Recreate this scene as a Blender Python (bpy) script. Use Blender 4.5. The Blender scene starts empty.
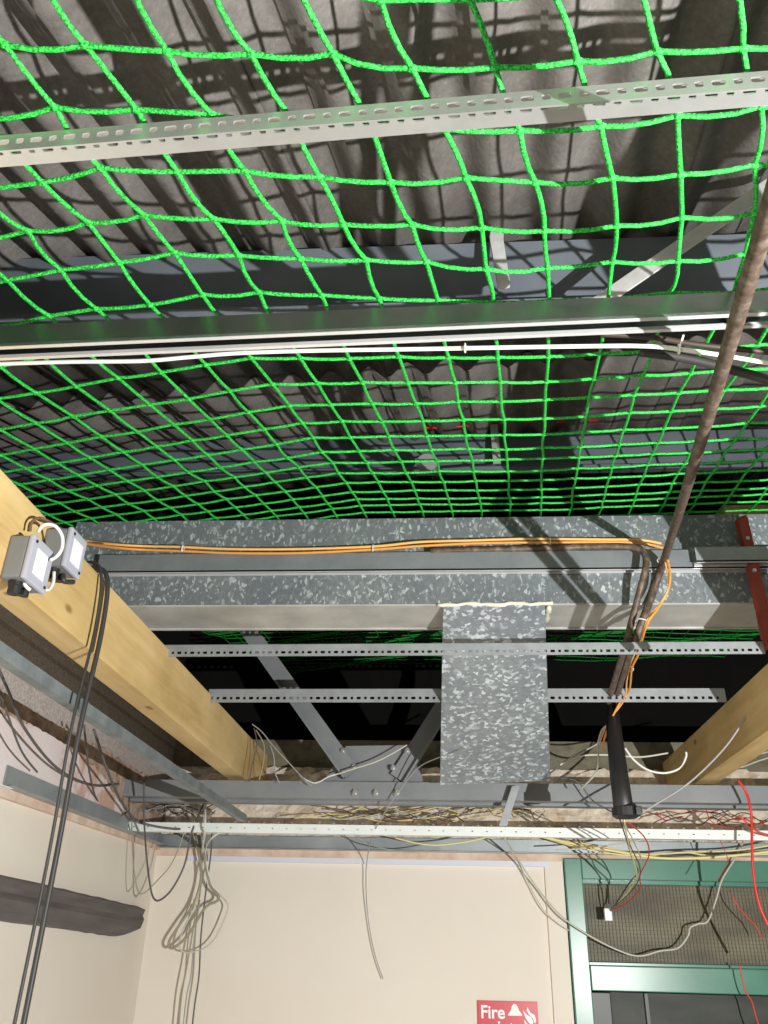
import bpy, bmesh, math, random
from mathutils import Vector, Matrix
random.seed(7)
S = bpy.context.scene
COL = S.collection
CAM = Vector((0, 0, 2.2)); F = 821.0

# ---------------------------------------------------------------- camera frame
def _rot(x, y, a):
    x -= 384; y -= 512
    return x*math.cos(a)-y*math.sin(a), x*math.sin(a)+y*math.cos(a)
_z = _rot(402, -1048, .012); _d = _rot(450, 945, .012)
UP = Vector((_z[0], -_z[1], -F)).normalized()
DP = Vector((_d[0], -_d[1], -F)); DP = (DP-UP*UP.dot(DP)).normalized()
RT = DP.cross(UP)
def ray(px, py):
    v = Vector((px-384, -(py-512), -F))
    return Vector((RT.dot(v), DP.dot(v), UP.dot(v)))
def at(px, py, Y):
    v = ray(px, py); return CAM+v*(Y/v.y)
def atx(px, py, X):
    v = ray(px, py); return CAM+v*(X/v.x)
def atz(px, py, Z):
    v = ray(px, py); return CAM+v*((Z-2.2)/v.z)

cam = bpy.data.objects.new('camera', bpy.data.cameras.new('camera')); COL.objects.link(cam)
R3 = Matrix(((RT.x, DP.x, UP.x), (RT.y, DP.y, UP.y), (RT.z, DP.z, UP.z)))
cam.matrix_world = Matrix.Translation(CAM) @ R3.transposed().to_4x4()
cam.data.sensor_fit = 'VERTICAL'; cam.data.sensor_height = 36; cam.data.lens = F*36/1024
cam.data.clip_start = .02
S.camera = cam

# ---------------------------------------------------------------- materials
def mat(name, col, rough=.6, metal=0., spec=.5):
    m = bpy.data.materials.new(name); m.use_nodes = True
    b = m.node_tree.nodes['Principled BSDF']
    b.inputs['Base Color'].default_value = (*col, 1); b.inputs['Roughness'].default_value = rough
    b.inputs['Metallic'].default_value = metal; b.inputs['Specular IOR Level'].default_value = spec
    return m
def nodes(m): return m.node_tree.nodes, m.node_tree.links, m.node_tree.nodes['Principled BSDF']
def coords(m, scale=(1, 1, 1), rot=(0, 0, 0)):
    n, l, b = nodes(m)
    tc = n.new('ShaderNodeTexCoord'); mp = n.new('ShaderNodeMapping')
    mp.inputs['Scale'].default_value = scale; mp.inputs['Rotation'].default_value = rot
    l.new(tc.outputs['Object'], mp.inputs['Vector']); return mp.outputs['Vector']
def ramp(m, fac, stops):
    n, l, b = nodes(m)
    r = n.new('ShaderNodeValToRGB'); e = r.color_ramp.elements
    while len(e) < len(stops): e.new(.5)
    for i, (p, c) in enumerate(stops): e[i].position = p; e[i].color = (*c, 1)
    l.new(fac, r.inputs['Fac']); return r.outputs['Color']
def noise(m, vec, scale, detail=4, rough=.6):
    n, l, b = nodes(m)
    t = n.new('ShaderNodeTexNoise'); t.inputs['Scale'].default_value = scale
    t.inputs['Detail'].default_value = detail; t.inputs['Roughness'].default_value = rough
    l.new(vec, t.inputs['Vector']); return t.outputs['Fac']
def bump(m, fac, strength=.3, dist=.002):
    n, l, b = nodes(m)
    t = n.new('ShaderNodeBump'); t.inputs['Strength'].default_value = strength; t.inputs['Distance'].default_value = dist
    l.new(fac, t.inputs['Height']); l.new(t.outputs['Normal'], b.inputs['Normal'])
def noisy(name, stops, scale=6, rough=.7, metal=0., sc=(1, 1, 1), bs=0., detail=4, bd=.002, spec=.5):
    m = mat(name, stops[0][1], rough, metal, spec); n, l, b = nodes(m)
    v = coords(m, sc); f = noise(m, v, scale, detail)
    l.new(ramp(m, f, stops), b.inputs['Base Color'])
    if bs: bump(m, f, bs, bd)
    return m
def mix(m, a, b_, fac, mode='MIX'):
    n, l, b = nodes(m)
    t = n.new('ShaderNodeMix'); t.data_type = 'RGBA'; t.blend_type = mode
    if hasattr(fac, 'name'): l.new(fac, t.inputs[0])
    else: t.inputs[0].default_value = fac
    for s, i in ((a, 6), (b_, 7)):
        if isinstance(s, tuple): t.inputs[i].default_value = (*s, 1)
        else: l.new(s, t.inputs[i])
    return t.outputs[2]
def spangle(name, base, fleck, scale=70, thr=.8, metal=.35, rough=.5):
    m = mat(name, base, rough, metal); n, l, b = nodes(m)
    v = coords(m, (1, 1, .6))
    nz = n.new('ShaderNodeTexNoise'); nz.inputs['Scale'].default_value = 60; l.new(v, nz.inputs['Vector'])
    ad = n.new('ShaderNodeVectorMath'); ad.operation = 'MULTIPLY_ADD'
    l.new(nz.outputs['Color'], ad.inputs[0]); ad.inputs[1].default_value = (.016,)*3; l.new(v, ad.inputs[2])
    vo = n.new('ShaderNodeTexVoronoi'); vo.inputs['Scale'].default_value = scale; l.new(ad.outputs[0], vo.inputs['Vector'])
    sp = n.new('ShaderNodeSeparateColor'); l.new(vo.outputs['Color'], sp.inputs[0])
    d = tuple(c*.8 for c in base)
    c1 = ramp(m, sp.outputs[0], [(0, d), (thr-.12, base), (thr, tuple((x+y)/2 for x, y in zip(base, fleck))), (1, fleck)])
    nf = noise(m, v, 5, 3)
    c2 = ramp(m, nf, [(.3, (.82, .84, .86)), (.7, (1.1, 1.1, 1.08))])
    l.new(mix(m, c1, c2, 1., 'MULTIPLY'), b.inputs['Base Color'])
    return m

M = {}
M['galv'] = spangle('galvanised_spangle', (.19, .215, .23), (.50, .54, .55), 200, .90, .15, .5)
M['galvplate'] = spangle('galvanised_plate', (.30, .335, .37), (.74, .82, .87), 115, .84, .2, .45)
M['flange'] = noisy('galvanised_flange', [(.35, (.42, .42, .40)), (.7, (.60, .60, .57))], 9, .5, .25)
M['zinc'] = noisy('shaded_zinc_strut', [(.3, (.24, .27, .26)), (.7, (.33, .36, .34))], 14, .3, 1.)  # darker zinc, shade on the strut's near face put into the colour
M['lip'] = noisy('lit_zinc_lip', [(.3, (.75, .77, .78)), (.7, (.9, .9, .9))], 14, .35, .55)  # same steel made paler, light on the strut's underside put into the colour
M['angle'] = noisy('slotted_angle_zinc', [(.3, (.66, .68, .68)), (.7, (.78, .79, .78))], 20, .34, .8)
M['angledim'] = noisy('slotted_angle_grey', [(.3, (.26, .275, .29)), (.7, (.36, .38, .40))], 20, .45, .3)
M['beamtrack'] = noisy('grey_track', [(.3, (.19, .215, .23)), (.7, (.25, .275, .29))], 14, .45, .3)
M['truss'] = noisy('grey_girder_paint', [(.3, (.20, .215, .23)), (.7, (.26, .275, .285))], 8, .5, .1)
M['purlin'] = noisy('blue_grey_purlin', [(.3, (.14, .165, .195)), (.7, (.21, .24, .275))], 5, .5, .1)
M['bolt'] = mat('bolt_zinc', (.5, .5, .5), .35, .8)
M['channelwhite'] = noisy('white_grid_metal', [(.3, (.76, .83, .81)), (.7, (.88, .92, .91))], 12, .4, .0)
M['perim'] = noisy('perimeter_angle_grey', [(.3, (.26, .30, .32)), (.7, (.40, .44, .45))], 6, .4, .3)
M['track'] = noisy('ceiling_track_zinc', [(.3, (.14, .165, .175)), (.7, (.25, .275, .28))], 22, .5, .2)
M['cream'] = noisy('cream_paint', [(.3, (.80, .735, .64)), (.7, (.85, .79, .70))], 1.6, .65)
M['creamleft'] = M['cream']
M['plaster_edge'] = noisy('plaster_edge', [(.3, (.62, .43, .32)), (.6, (.78, .62, .50)), (.8, (.80, .70, .60))], 14, .9, 0, (1, 1, 1), .5)
M['bluewhite'] = mat('pale_edge_bead', (.72, .75, .86), .5)
def rubble():
    m = mat('broken_plaster', (.6, .5, .4), .95); n, l, b = nodes(m)
    v = coords(m)
    a = ramp(m, noise(m, v, 7, 6, .65), [(.30, (.46, .34, .24)), (.38, (.78, .64, .50)), (.46, (.88, .79, .66)), (.66, (.88, .79, .74))])
    c = ramp(m, noise(m, v, 40, 5, .7), [(.3, (.72, .70, .66)), (.7, (1.1, 1.08, 1.05))])
    l.new(mix(m, a, c, 1., 'MULTIPLY'), b.inputs['Base Color']); bump(m, noise(m, v, 30, 6), 1., .01); return m
M['rubble'] = rubble()
def block():
    m = mat('grey_pink_block', (.5, .45, .42), .95); n, l, b = nodes(m)
    v = coords(m)
    a = ramp(m, noise(m, v, 160, 3, .7), [(.3, (.34, .30, .28)), (.65, (.62, .55, .52))])
    br = n.new('ShaderNodeTexBrick'); br.inputs['Scale'].default_value = 1
    mp = coords(m, (1, 1, 1), (math.radians(90), 0, math.radians(90)))
    l.new(mp, br.inputs['Vector']); br.inputs['Brick Width'].default_value = .33; br.inputs['Row Height'].default_value = .17
    br.inputs['Mortar Size'].default_value = .006
    br.inputs['Color1'].default_value = (1, 1, 1, 1); br.inputs['Color2'].default_value = (.93, .9, .9, 1); br.inputs['Mortar'].default_value = (.72, .66, .6, 1)
    l.new(mix(m, a, br.outputs['Color'], 1., 'MULTIPLY'), b.inputs['Base Color']); bump(m, noise(m, v, 160, 3), .6, .004); return m
M['block'] = block()
M['pinkplaster'] = noisy('pale_pink_plaster', [(.36, (.62, .40, .32)), (.42, (.78, .68, .68)), (.7, (.84, .78, .78))], 5, .9, 0, (1, 1, 1), .4)
M['mortar'] = noisy('brown_mortar', [(.35, (.30, .20, .14)), (.55, (.50, .38, .30)), (.7, (.60, .50, .42))], 22, .95, 0, (1, 1, 1), 1., 6, .012)
def timber(name, c1, c2, c3):
    m = mat(name, c1, .7); n, l, b = nodes(m)
    v = coords(m, (14, .9, 14)); f = noise(m, v, 2.2, 6, .6)
    a = ramp(m, f, [(.3, c3), (.45, c1), (.7, c2)])
    v2 = coords(m, (1, .45, 1)); vo = n.new('ShaderNodeTexVoronoi'); vo.inputs['Scale'].default_value = 9; l.new(v2, vo.inputs['Vector'])
    k = ramp(m, vo.outputs['Distance'], [(.0, (.28, .16, .08)), (.05, (.42, .27, .12)), (.085, (1, 1, 1))])
    v3 = coords(m, (1, .6, 1)); st = ramp(m, noise(m, v3, 5, 3), [(.35, (.80, .78, .72)), (.6, (1, 1, 1))])
    l.new(mix(m, mix(m, a, k, .8, 'MULTIPLY'), st, 1., 'MULTIPLY'), b.inputs['Base Color']); bump(m, f, .2, .001); return m
M['timber'] = timber('yellow_pine', (.68, .48, .21), (.78, .58, .29), (.57, .38, .15))
M['plate_timber'] = timber('old_wall_plate', (.22, .20, .14), (.28, .25, .18), (.15, .13, .09))
M['roof'] = None
def roofm():
    m = mat('fibre_cement', (.3, .28, .26), .9); n, l, b = nodes(m)
    v = coords(m, (1, 1, 1))
    a = ramp(m, noise(m, v, 4, 6, .65), [(.3, (.13, .12, .11)), (.55, (.21, .195, .185)), (.75, (.28, .265, .25))])
    c = ramp(m, noise(m, v, 90, 3, .7), [(.3, (.75, .75, .74)), (.62, (1, 1, 1)), (.75, (1.35, 1.35, 1.35))])
    l.new(mix(m, a, c, 1., 'MULTIPLY'), b.inputs['Base Color']); bump(m, noise(m, v, 120, 3), .5, .003); return m
M['roof'] = roofm()
M['dark'] = noisy('unlit_void_black', [(.3, (.008, .008, .008)), (.7, (.014, .013, .012))], 8, .95)  # darkness of the unlit roof void put into the wall colour
def netm():
    m = mat('green_netting', (.02, .42, .06), .55); n, l, b = nodes(m)
    v = coords(m); f = noise(m, v, 420, 2)
    l.new(ramp(m, f, [(.36, (.006, .20, .025)), (.5, (.014, .52, .05)), (.66, (.08, .86, .14))]), b.inputs['Base Color'])
    bump(m, f, .8, .002); return m
M['net'] = netm()
def rustm():
    m = mat('rusty_conduit', (.2, .15, .12), .55, .2); n, l, b = nodes(m)
    v = coords(m); f = noise(m, v, 60, 5, .7)
    l.new(ramp(m, f, [(.3, (.05, .034, .024)), (.5, (.12, .085, .062)), (.7, (.24, .19, .16))]), b.inputs['Base Color']); bump(m, f, .4, .001); return m
M['rust'] = rustm()
M['black'] = mat('black_plastic', (.018, .018, .018), .42)
M['blackcable'] = mat('black_cable', (.035, .033, .032), .5)
M['greycable'] = mat('grey_cable', (.36, .36, .35), .5)
M['darkcable'] = mat('dark_grey_cable', (.11, .10, .10), .5)
M['whitecable'] = mat('white_cable', (.80, .80, .77), .4)
M['dirtywhite'] = mat('dirty_white_cable', (.60, .58, .50), .5)
M['olive'] = mat('olive_grey_cable', (.34, .32, .22), .5)
M['orange'] = mat('orange_cable', (.78, .33, .06), .45)
M['paleorange'] = mat('pale_orange_cable', (.85, .48, .16), .45)
M['yellow'] = mat('pale_yellow_cable', (.85, .74, .34), .5)
M['red'] = mat('red_cable', (.68, .03, .02), .4)
M['darkred'] = mat('dark_red_wire', (.40, .04, .03), .5)
M['brown'] = mat('brown_wire', (.16, .08, .05), .6)
M['darkbrown'] = mat('dark_brown_cable', (.05, .035, .028), .5)
M['tie'] = mat('white_cable_tie', (.85, .85, .82), .4)
M['boxgrey'] = mat('grey_box_plastic', (.20, .21, .22), .45)
M['boxlid'] = mat('grey_lid_plastic', (.42, .43, .50), .4)
M['label'] = mat('white_label', (.85, .85, .88), .4)
M['redsteel'] = noisy('red_oxide_steel', [(.3, (.24, .03, .022)), (.7, (.38, .06, .04))], 14, .6)
M['trunk'] = noisy('dark_foam_strip', [(.3, (.085, .075, .075)), (.6, (.13, .115, .115)), (.8, (.19, .17, .165))], 4, .7, 0, (8, 1.2, 12), .3)
M['green'] = noisy('green_gloss_paint', [(.3, (.06, .20, .145)), (.7, (.095, .27, .195))], 5, .28, 0, (1, 1, 1), .08)
M['sealant'] = noisy('cream_sealant', [(.3, (.62, .60, .50)), (.7, (.80, .78, .68))], 30, .8)
M['signred'] = mat('sign_red', (.62, .02, .045), .35)
M['signwhite'] = mat('sign_white', (.9, .9, .9), .4)
M['floor'] = noisy('beige_floor', [(.3, (.24, .22, .19)), (.7, (.30, .28, .24))], 3, .5)
M['wire'] = mat('mesh_wire', (.10, .097, .085), .6, .1)
M['strapm'] = noisy('white_strap', [(.3, (.55, .56, .56)), (.7, (.8, .8, .8))], 20, .4, .2)
M['doordark'] = mat('dark_door_paint', (.02, .022, .02), .4)
def glassm(name, dust, amount):
    m = bpy.data.materials.new(name); m.use_nodes = True; n = m.node_tree.nodes; l = m.node_tree.links
    b = n['Principled BSDF']; b.inputs['Roughness'].default_value = .45; b.inputs['Specular IOR Level'].default_value = .25
    tc = n.new('ShaderNodeTexCoord'); nz = n.new('ShaderNodeTexNoise'); mp = n.new('ShaderNodeMapping'); mp.inputs['Scale'].default_value = (3, 1, 9)
    mp.inputs['Rotation'].default_value = (0, .5, 0)
    nz.inputs['Scale'].default_value = 1.4; nz.inputs['Detail'].default_value = 5
    l.new(tc.outputs['Object'], mp.inputs[0]); l.new(mp.outputs[0], nz.inputs['Vector'])
    r = n.new('ShaderNodeValToRGB'); r.color_ramp.elements[0].position = .35; r.color_ramp.elements[0].color = (*[c*.45 for c in dust], 1)
    r.color_ramp.elements[1].position = .68; r.color_ramp.elements[1].color = (*dust, 1)
    l.new(nz.outputs['Fac'], r.inputs[0]); l.new(r.outputs[0], b.inputs['Base Color'])
    t = n.new('ShaderNodeBsdfTransparent'); mx = n.new('ShaderNodeMixShader'); mx.inputs[0].default_value = amount
    l.new(t.outputs[0], mx.inputs[1]); l.new(b.outputs[0], mx.inputs[2]); l.new(mx.outputs[0], n['Material Output'].inputs['Surface'])
    return m
M['dustglass'] = glassm('dusty_wired_glass', (.30, .27, .17), .8)
M['doorglass'] = glassm('dark_door_glass', (.07, .08, .065), .9)

# ---------------------------------------------------------------- geometry helpers
class MB:
    def __init__(s): s.v = []; s.f = []
    def add(s, vs, fs):
        o = len(s.v); s.v += [tuple(v) for v in vs]; s.f += [tuple(i+o for i in f) for f in fs]; return s
    def box(s, a, b):
        x0, y0, z0 = a; x1, y1, z1 = b
        return s.hexa([(x0, y0, z0), (x1, y0, z0), (x1, y1, z0), (x0, y1, z0), (x0, y0, z1), (x1, y0, z1), (x1, y1, z1), (x0, y1, z1)])
    def hexa(s, v): return s.add(v, [(0, 3, 2, 1), (4, 5, 6, 7), (0, 1, 5, 4), (1, 2, 6, 5), (2, 3, 7, 6), (3, 0, 4, 7)])
    def prism(s, prof, a, b, u, w):
        """profile polygon (pu, pw) swept from a to b"""
        a = Vector(a); b = Vector(b); u = Vector(u); w = Vector(w); n = len(prof)
        vs = [a+u*p+w*q for p, q in prof]+[b+u*p+w*q for p, q in prof]
        fs = [(i, (i+1) % n, n+(i+1) % n, n+i) for i in range(n)]+[tuple(range(n))[::-1], tuple(range(n, 2*n))]
        return s.add(vs, fs)
    def tube(s, pts, r, n=8, closed=False):
        pts = [Vector(p) for p in pts]; m = len(pts); vs = []; N = None
        for i, p in enumerate(pts):
            if closed: t = (pts[(i+1) % m]-pts[i-1])
            else: t = pts[min(i+1, m-1)]-pts[max(i-1, 0)]
            if t.length < 1e-9: t = Vector((0, 0, 1))
            t.normalize()
            if N is None: N = t.orthogonal().normalized()
            N = (N-t*N.dot(t)).normalized(); B = t.cross(N)
            rr = r[i] if isinstance(r, (list, tuple)) else r
            vs += [p+(N*math.cos(2*math.pi*k/n)+B*math.sin(2*math.pi*k/n))*rr for k in range(n)]
        fs = []
        for i in range(m if closed else m-1):
            j = (i+1) % m
            fs += [(i*n+k, i*n+(k+1) % n, j*n+(k+1) % n, j*n+k) for k in range(n)]
        if not closed: fs += [tuple(range(n))[::-1], tuple(range((m-1)*n, m*n))]
        return s.add(vs, fs)
    def build(s, name, m, parent=None, smooth=False, bevel=0):
        me = bpy.data.meshes.new(name); me.from_pydata(s.v, [], s.f); me.update()
        bm = bmesh.new(); bm.from_mesh(me); bmesh.ops.recalc_face_normals(bm, faces=bm.faces)
        if bevel: bmesh.ops.bevel(bm, geom=bm.edges[:], offset=bevel, segments=2, affect='EDGES', profile=.6)
        bm.to_mesh(me); bm.free()
        if smooth:
            for p in me.polygons: p.use_smooth = True
        me.materials.append(m)
        o = bpy.data.objects.new(name, me); COL.objects.link(o)
        if parent: o.parent = parent; o.matrix_parent_inverse = parent.matrix_basis.inverted()
        return o
def tag(o, label, cat, group=None, kind=None):
    if kind != 'structure': o['label'] = label; o['category'] = cat
    elif label: o['label'] = label; o['category'] = cat
    if group: o['group'] = group
    if kind: o['kind'] = kind
    return o
def struct(mb, name, m, label=None, **k):
    o = mb.build(name, m, **k); o['kind'] = 'structure'
    if label: o['label'] = label; o['category'] = name.split('_')[0]
    return o
def empty(name, loc, label, cat, group=None):
    o = bpy.data.objects.new(name, None); COL.objects.link(o); o.location = loc; o.empty_display_size = .05
    return tag(o, label, cat, group)
def cr(pts, n=8):
    P = [Vector(p) for p in pts]
    if len(P) < 3: return P
    out = []
    for i in range(len(P)-1):
        p0 = P[max(i-1, 0)]; p1 = P[i]; p2 = P[i+1]; p3 = P[min(i+2, len(P)-1)]
        for k in range(n):
            t = k/n
            out.append(.5*((2*p1)+(p2-p0)*t+(2*p0-5*p1+4*p2-p3)*t*t+(3*p1-p0-3*p2+p3)*t**3))
    return out+[P[-1]]
def cable(pts, r, m, label, name='cable', cat='cable', group=None, n=7, parent=None):
    o = MB().tube(cr(pts, n), r, 8).build(name, M[m], parent, smooth=True)
    return tag(o, label, cat, group)
def px(pts, Y): return [at(p[0], p[1], p[2] if len(p) > 2 else Y) for p in pts]

def perforated(mb, o, u, v, L, W, pitch, slots, seg=16):
    """thin strip at o along u (length L) and v (width W); one slot per pitch: slots cycle of (half length, half width, centre v)"""
    o = Vector(o); u = Vector(u).normalized(); v = Vector(v).normalized(); n = int(L/pitch)
    for i in range(n):
        hl, hw, cv = slots[i % len(slots)]; cx = (i+.5)*pitch
        inner = []; outer = []
        for k in range(seg):
            a = 2*math.pi*(k+.5)/seg; c, s_ = math.cos(a), math.sin(a)
            e = .45
            inner.append((cx+hl*math.copysign(abs(c)**e, c), cv+hw*math.copysign(abs(s_)**e, s_)))
            mx_ = max(abs(c), abs(s_)); ox = c/mx_*pitch/2; oy = s_/mx_
            outer.append((cx+ox, cv+(oy*(W-cv) if oy > 0 else oy*cv)))
        corners = [(cx+sx*pitch/2, (W if sy > 0 else 0)) for sx, sy in ((1, 1), (-1, 1), (-1, -1), (1, -1))]
        pts = inner+outer+corners
        fs = [(k, (k+1) % seg, seg+(k+1) % seg, seg+k) for k in range(seg)]
        q = seg//4
        for ci in range(4):
            k0 = ci*q+q//2-1
            fs.append((seg+k0, seg+(k0+1) % seg, 2*seg+ci))
        mb.add([o+u*a+v*b for a, b in pts], fs)
    if L-n*pitch > 1e-4:
        mb.add([o+u*n*pitch, o+u*L, o+u*L+v*W, o+u*n*pitch+v*W], [(0, 1, 2, 3)])
def thick(o, t=.002, off=0):
    md = o.modifiers.new('thickness', 'SOLIDIFY'); md.thickness = t; md.offset = off; return o

# ---------------------------------------------------------------- the room shell
XW, YW = -.955, 2.9
struct(MB().box((-1.2, -2.2, -.05), (3, 3.4, 0)), 'floor', M['floor'])
# back wall: painted lining, masonry above it
struct(MB().box((XW-.1, YW, 0), (.381, YW+.1, 2.452)), 'wall_back', M['cream'], bevel=0)
struct(MB().box((1.36, YW, 0), (3., YW+.1, 2.452)), 'wall_back', M['cream'])
def rough_panel(o, u, v, nu, nv, wdir, amp, seed):
    rnd = random.Random(seed); o = Vector(o); u = Vector(u); v = Vector(v); w = Vector(wdir); vs = []; fs = []
    for j in range(nv+1):
        for i in range(nu+1):
            h = amp*(rnd.random()-.5+.8*math.sin(i*.7+seed)*math.cos(j*1.1+i*.23))
            e = v*(amp*1.2*(rnd.random()-.5)/v.length) if j in (0, nv) else Vector((0, 0, 0))
            vs.append(o+u*(i/nu)+v*(j/nv)+w*h+e)
    for j in range(nv):
        for i in range(nu):
            a = j*(nu+1)+i; fs.append((a, a+1, a+nu+2, a+nu+1))
    return MB().add(vs, fs)
struct(MB().box((XW-.1, YW+.03, 2.452), (3., YW+.25, 2.74)), 'wall_back', M['rubble'])
struct(rough_panel((XW, YW+.015, 2.445), (3.2, 0, 0), (0, 0, .29), 130, 14, (0, 1, 0), .016, 3), 'wall_back', M['rubble'])
struct(MB().box((XW-.1, YW+.05, 2.74), (3., YW+.2, 2.84)), 'trim_1', M['plate_timber'])
# left wall
struct(MB().box((XW-.1, -2.2, 0), (XW, YW, 2.475)), 'wall_left', M['cream'])
struct(MB().box((XW-.1, -2.2, 2.475), (XW-.004, 4.3, 2.86)), 'wall_left', M['block'])
def patch(name, pts, thickness, m, seed, x=XW):
    """torn-edged plaster patch lying on the left wall; pts = (y, z) outline"""
    rnd = random.Random(seed); out = []
    for i, p in enumerate(pts):
        q = pts[(i+1) % len(pts)]; d = math.hypot(q[0]-p[0], q[1]-p[1]); n = max(2, int(d/.02))
        for k in range(n):
            t = k/n; out.append((p[0]+(q[0]-p[0])*t+rnd.uniform(-.006, .006), p[1]+(q[1]-p[1])*t+rnd.uniform(-.006, .006)))
    n = len(out)
    vs = [(x-.004, y, z) for y, z in out]+[(x+thickness, y, z) for y, z in out]
    fs = [(i, (i+1) % n, n+(i+1) % n, n+i) for i in range(n)]+[tuple(range(n, 2*n))]
    return struct(MB().add(vs, fs), name, m)
patch('wall_left', [(.6, 2.50), (2.88, 2.50), (2.88, 2.66), (2.3, 2.67), (1.9, 2.66), (1.3, 2.68), (.6, 2.68)], .004, M['mortar'], 2)
patch('wall_left', [(.6, 2.48), (2.62, 2.48), (2.5, 2.54), (2.38, 2.58), (2.28, 2.604), (2.13, 2.623), (1.97, 2.631), (1.84, 2.63), (1.7, 2.623), (1.3, 2.62), (.6, 2.62)], .010, M['pinkplaster'], 5)
# plaster edge strips and bead under the perimeter angles
struct(MB().box((XW, YW-.012, 2.446), (1.9, YW+.01, 2.468)), 'trim_2', M['plaster_edge'])
struct(MB().box((XW+.11, YW-.014, 2.430), (.335, YW, 2.446)), 'trim_3', M['bluewhite'])
struct(MB().box((XW, -1, 2.462), (XW+.012, YW-.012, 2.482)), 'trim_4', M['plaster_edge'])
# cover strip joint next to the door
struct(MB().box((.322, YW-.010, 0), (.381, YW, 2.452)), 'trim_5', M['cream'], bevel=.002)
# space behind: corridor, and far wall coloured near black as unlit void
struct(MB().box((-1.6, 4.9, 0), (4.5, 5.0, 6.)), 'wall_far', M['dark'])
struct(MB().box((-.2, 3.9, 0), (2.6, 3.95, 2.45)), 'wall_corridor', mat('corridor_paint', (.30, .27, .2), .8))
struct(MB().box((-.2, 3.16, 2.45), (2.6, 3.95, 2.5)), 'ceiling_corridor', mat('corridor_ceiling', (.25, .22, .16), .8))

# corrugated roof: sheets run up the slope
d_ = Vector((.108, 1, .283)).normalized(); a_ = Vector((1, -.108, 0)).normalized(); n_ = a_.cross(d_).normalized()
R0 = Vector((0, .797, 3.412))
def roof_pt(s, t, ph): return R0+a_*s+d_*t+n_*(.022*math.sin(2*math.pi*s/.121+ph)+.0)
mb = MB(); pitch = .121; shw = pitch*6
rows = [(-2.6, -.55), (-.63, 1.34), (1.25, 2.95)]
for ri, (t0, t1) in enumerate(rows):
    for k in range(-5, 6):
        s0 = k*shw-.04+.42; ns = 6*12+5; base = len(mb.v); vs = []; fs = []
        for j, t in enumerate((t0, (t0+t1)/2, t1)):
            for i in range(ns+1):
                s_ = s0+(shw+.06)*i/ns
                off = n_*(.007*(1-i/ns)+.009*(0 if j == 0 else (1 if j == 2 else .5)))
                vs.append(roof_pt(s_, t, .6)+off)
        for j in range(2):
            for i in range(ns): a = j*(ns+1)+i; fs.append((a, a+1, a+ns+2, a+ns+1))
        mb.add(vs, fs)
thick(struct(mb, 'ceiling', M['roof'], smooth=True), .006, 0)

# ---------------------------------------------------------------- purlins
def z_purlin(y, z, x0, x1, h, fl, m, name, label, group=None):
    t = .006
    up = n_; ac = d_
    mb = MB()
    prof = [(0, 0), (0, h), (fl, h), (fl, h-t), (t, h-t), (t, -.0), (t, 0), (t-fl, 0), (t-fl, .018), (t-fl+t*.5, .018), (t-fl+t*.5, t), (0, t)]
    # web along 'up', top flange away, bottom flange towards the camera with a small lip
    mb.prism(prof, (x0, y, z), (x1, y, z), ac, up)
    return tag(mb.build(name, m), label, 'purlin', group)
p1 = z_purlin(1.345, 3.362, -1.9, 2.6, .178, .062, M['purlin'], 'steel_purlin', 'nearer blue-grey steel purlin crossing under the corrugated roof above the net')
p2 = z_purlin(2.70, 3.781, -2.2, 3.4, .158, .058, M['purlin'], 'steel_purlin', 'farther blue-grey steel purlin under the roof with a red cable along it')
#p0 = z_purlin(-.35, 2.86, -1.5, 2.2, .178, .062, M['purlin'], 'steel_purlin', 'steel purlin above and behind the viewpoint')
p2.name = 'steel_purlin.001'
# cleat hanging on the nearer purlin
cl = MB(); c0 = at(497, 262, 1.25)
cl.hexa([c0+Vector(v) for v in ((-.012, 0, .07), (.016, 0, .06), (.016, .01, .06), (-.012, .01, .07), (-.004, 0, .12), (.02, 0, .12), (.02, .01, .12), (-.004, .01, .12))])
cl.hexa([c0+Vector(v) for v in ((.0, 0, -.07), (.024, 0, -.06), (.024, .01, -.06), (.0, .01, -.07), (-.012, 0, .07), (.016, 0, .06), (.016, .01, .06), (-.012, .01, .07))])
cl = tag(cl.build('purlin_cleat', M['strapm']), 'small bent steel cleat hanging on the nearer blue-grey purlin', 'bracket')
# diagonal white straps
def flatbar(a, b, w, t, m, wd=(0, 0, 1)):
    a = Vector(a); b = Vector(b); d = (b-a).normalized(); u = Vector(wd); u = (u-d*u.dot(d)).normalized(); v = d.cross(u)
    return MB().prism([(-w/2, -t/2), (w/2, -t/2), (w/2, t/2), (-w/2, t/2)], a, b, u, v)
tag(flatbar(at(598, 303, 1.20), at(800, 165, 1.06), .032, .004, M['strapm']).build('diagonal_brace', M['strapm']), 'pale steel strap running diagonally up to the right past the nearer purlin', 'brace')
tag(flatbar(at(494, 425, 2.60), at(497, 464, 2.60), .028, .008, M['strapm'], (1, 0, 0)).build('hanger_strap', M['strapm']), 'short pale strap hanging on the farther purlin', 'bracket')
mb = MB(); c = at(427, 463, 2.45); ring = [c+Vector((.036*math.cos(a*math.pi/8), .0, .036*math.sin(a*math.pi/8))) for a in range(16)]
mb.tube([c+Vector((0, -.004, 0)), c+Vector((0, .012, 0))], .036, 20)
tag(mb.build('round_cap', mat('dull_cap', (.45, .47, .44), .6)), 'small round pale cap hanging behind the net below the farther purlin', 'cap')
cable([at(-30, 441, 2.61), at(60, 438, 2.60), at(150, 434, 2.60), at(260, 429, 2.60), at(330, 428, 2.60), at(400, 426, 2.60), at(418, 428, 2.58), at(424, 420, 2.58), at(432, 428, 2.60), at(520, 422, 2.60), at(610, 421, 2.61)], .006, 'red', 'red cable running along the top of the farther purlin behind the net')
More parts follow.
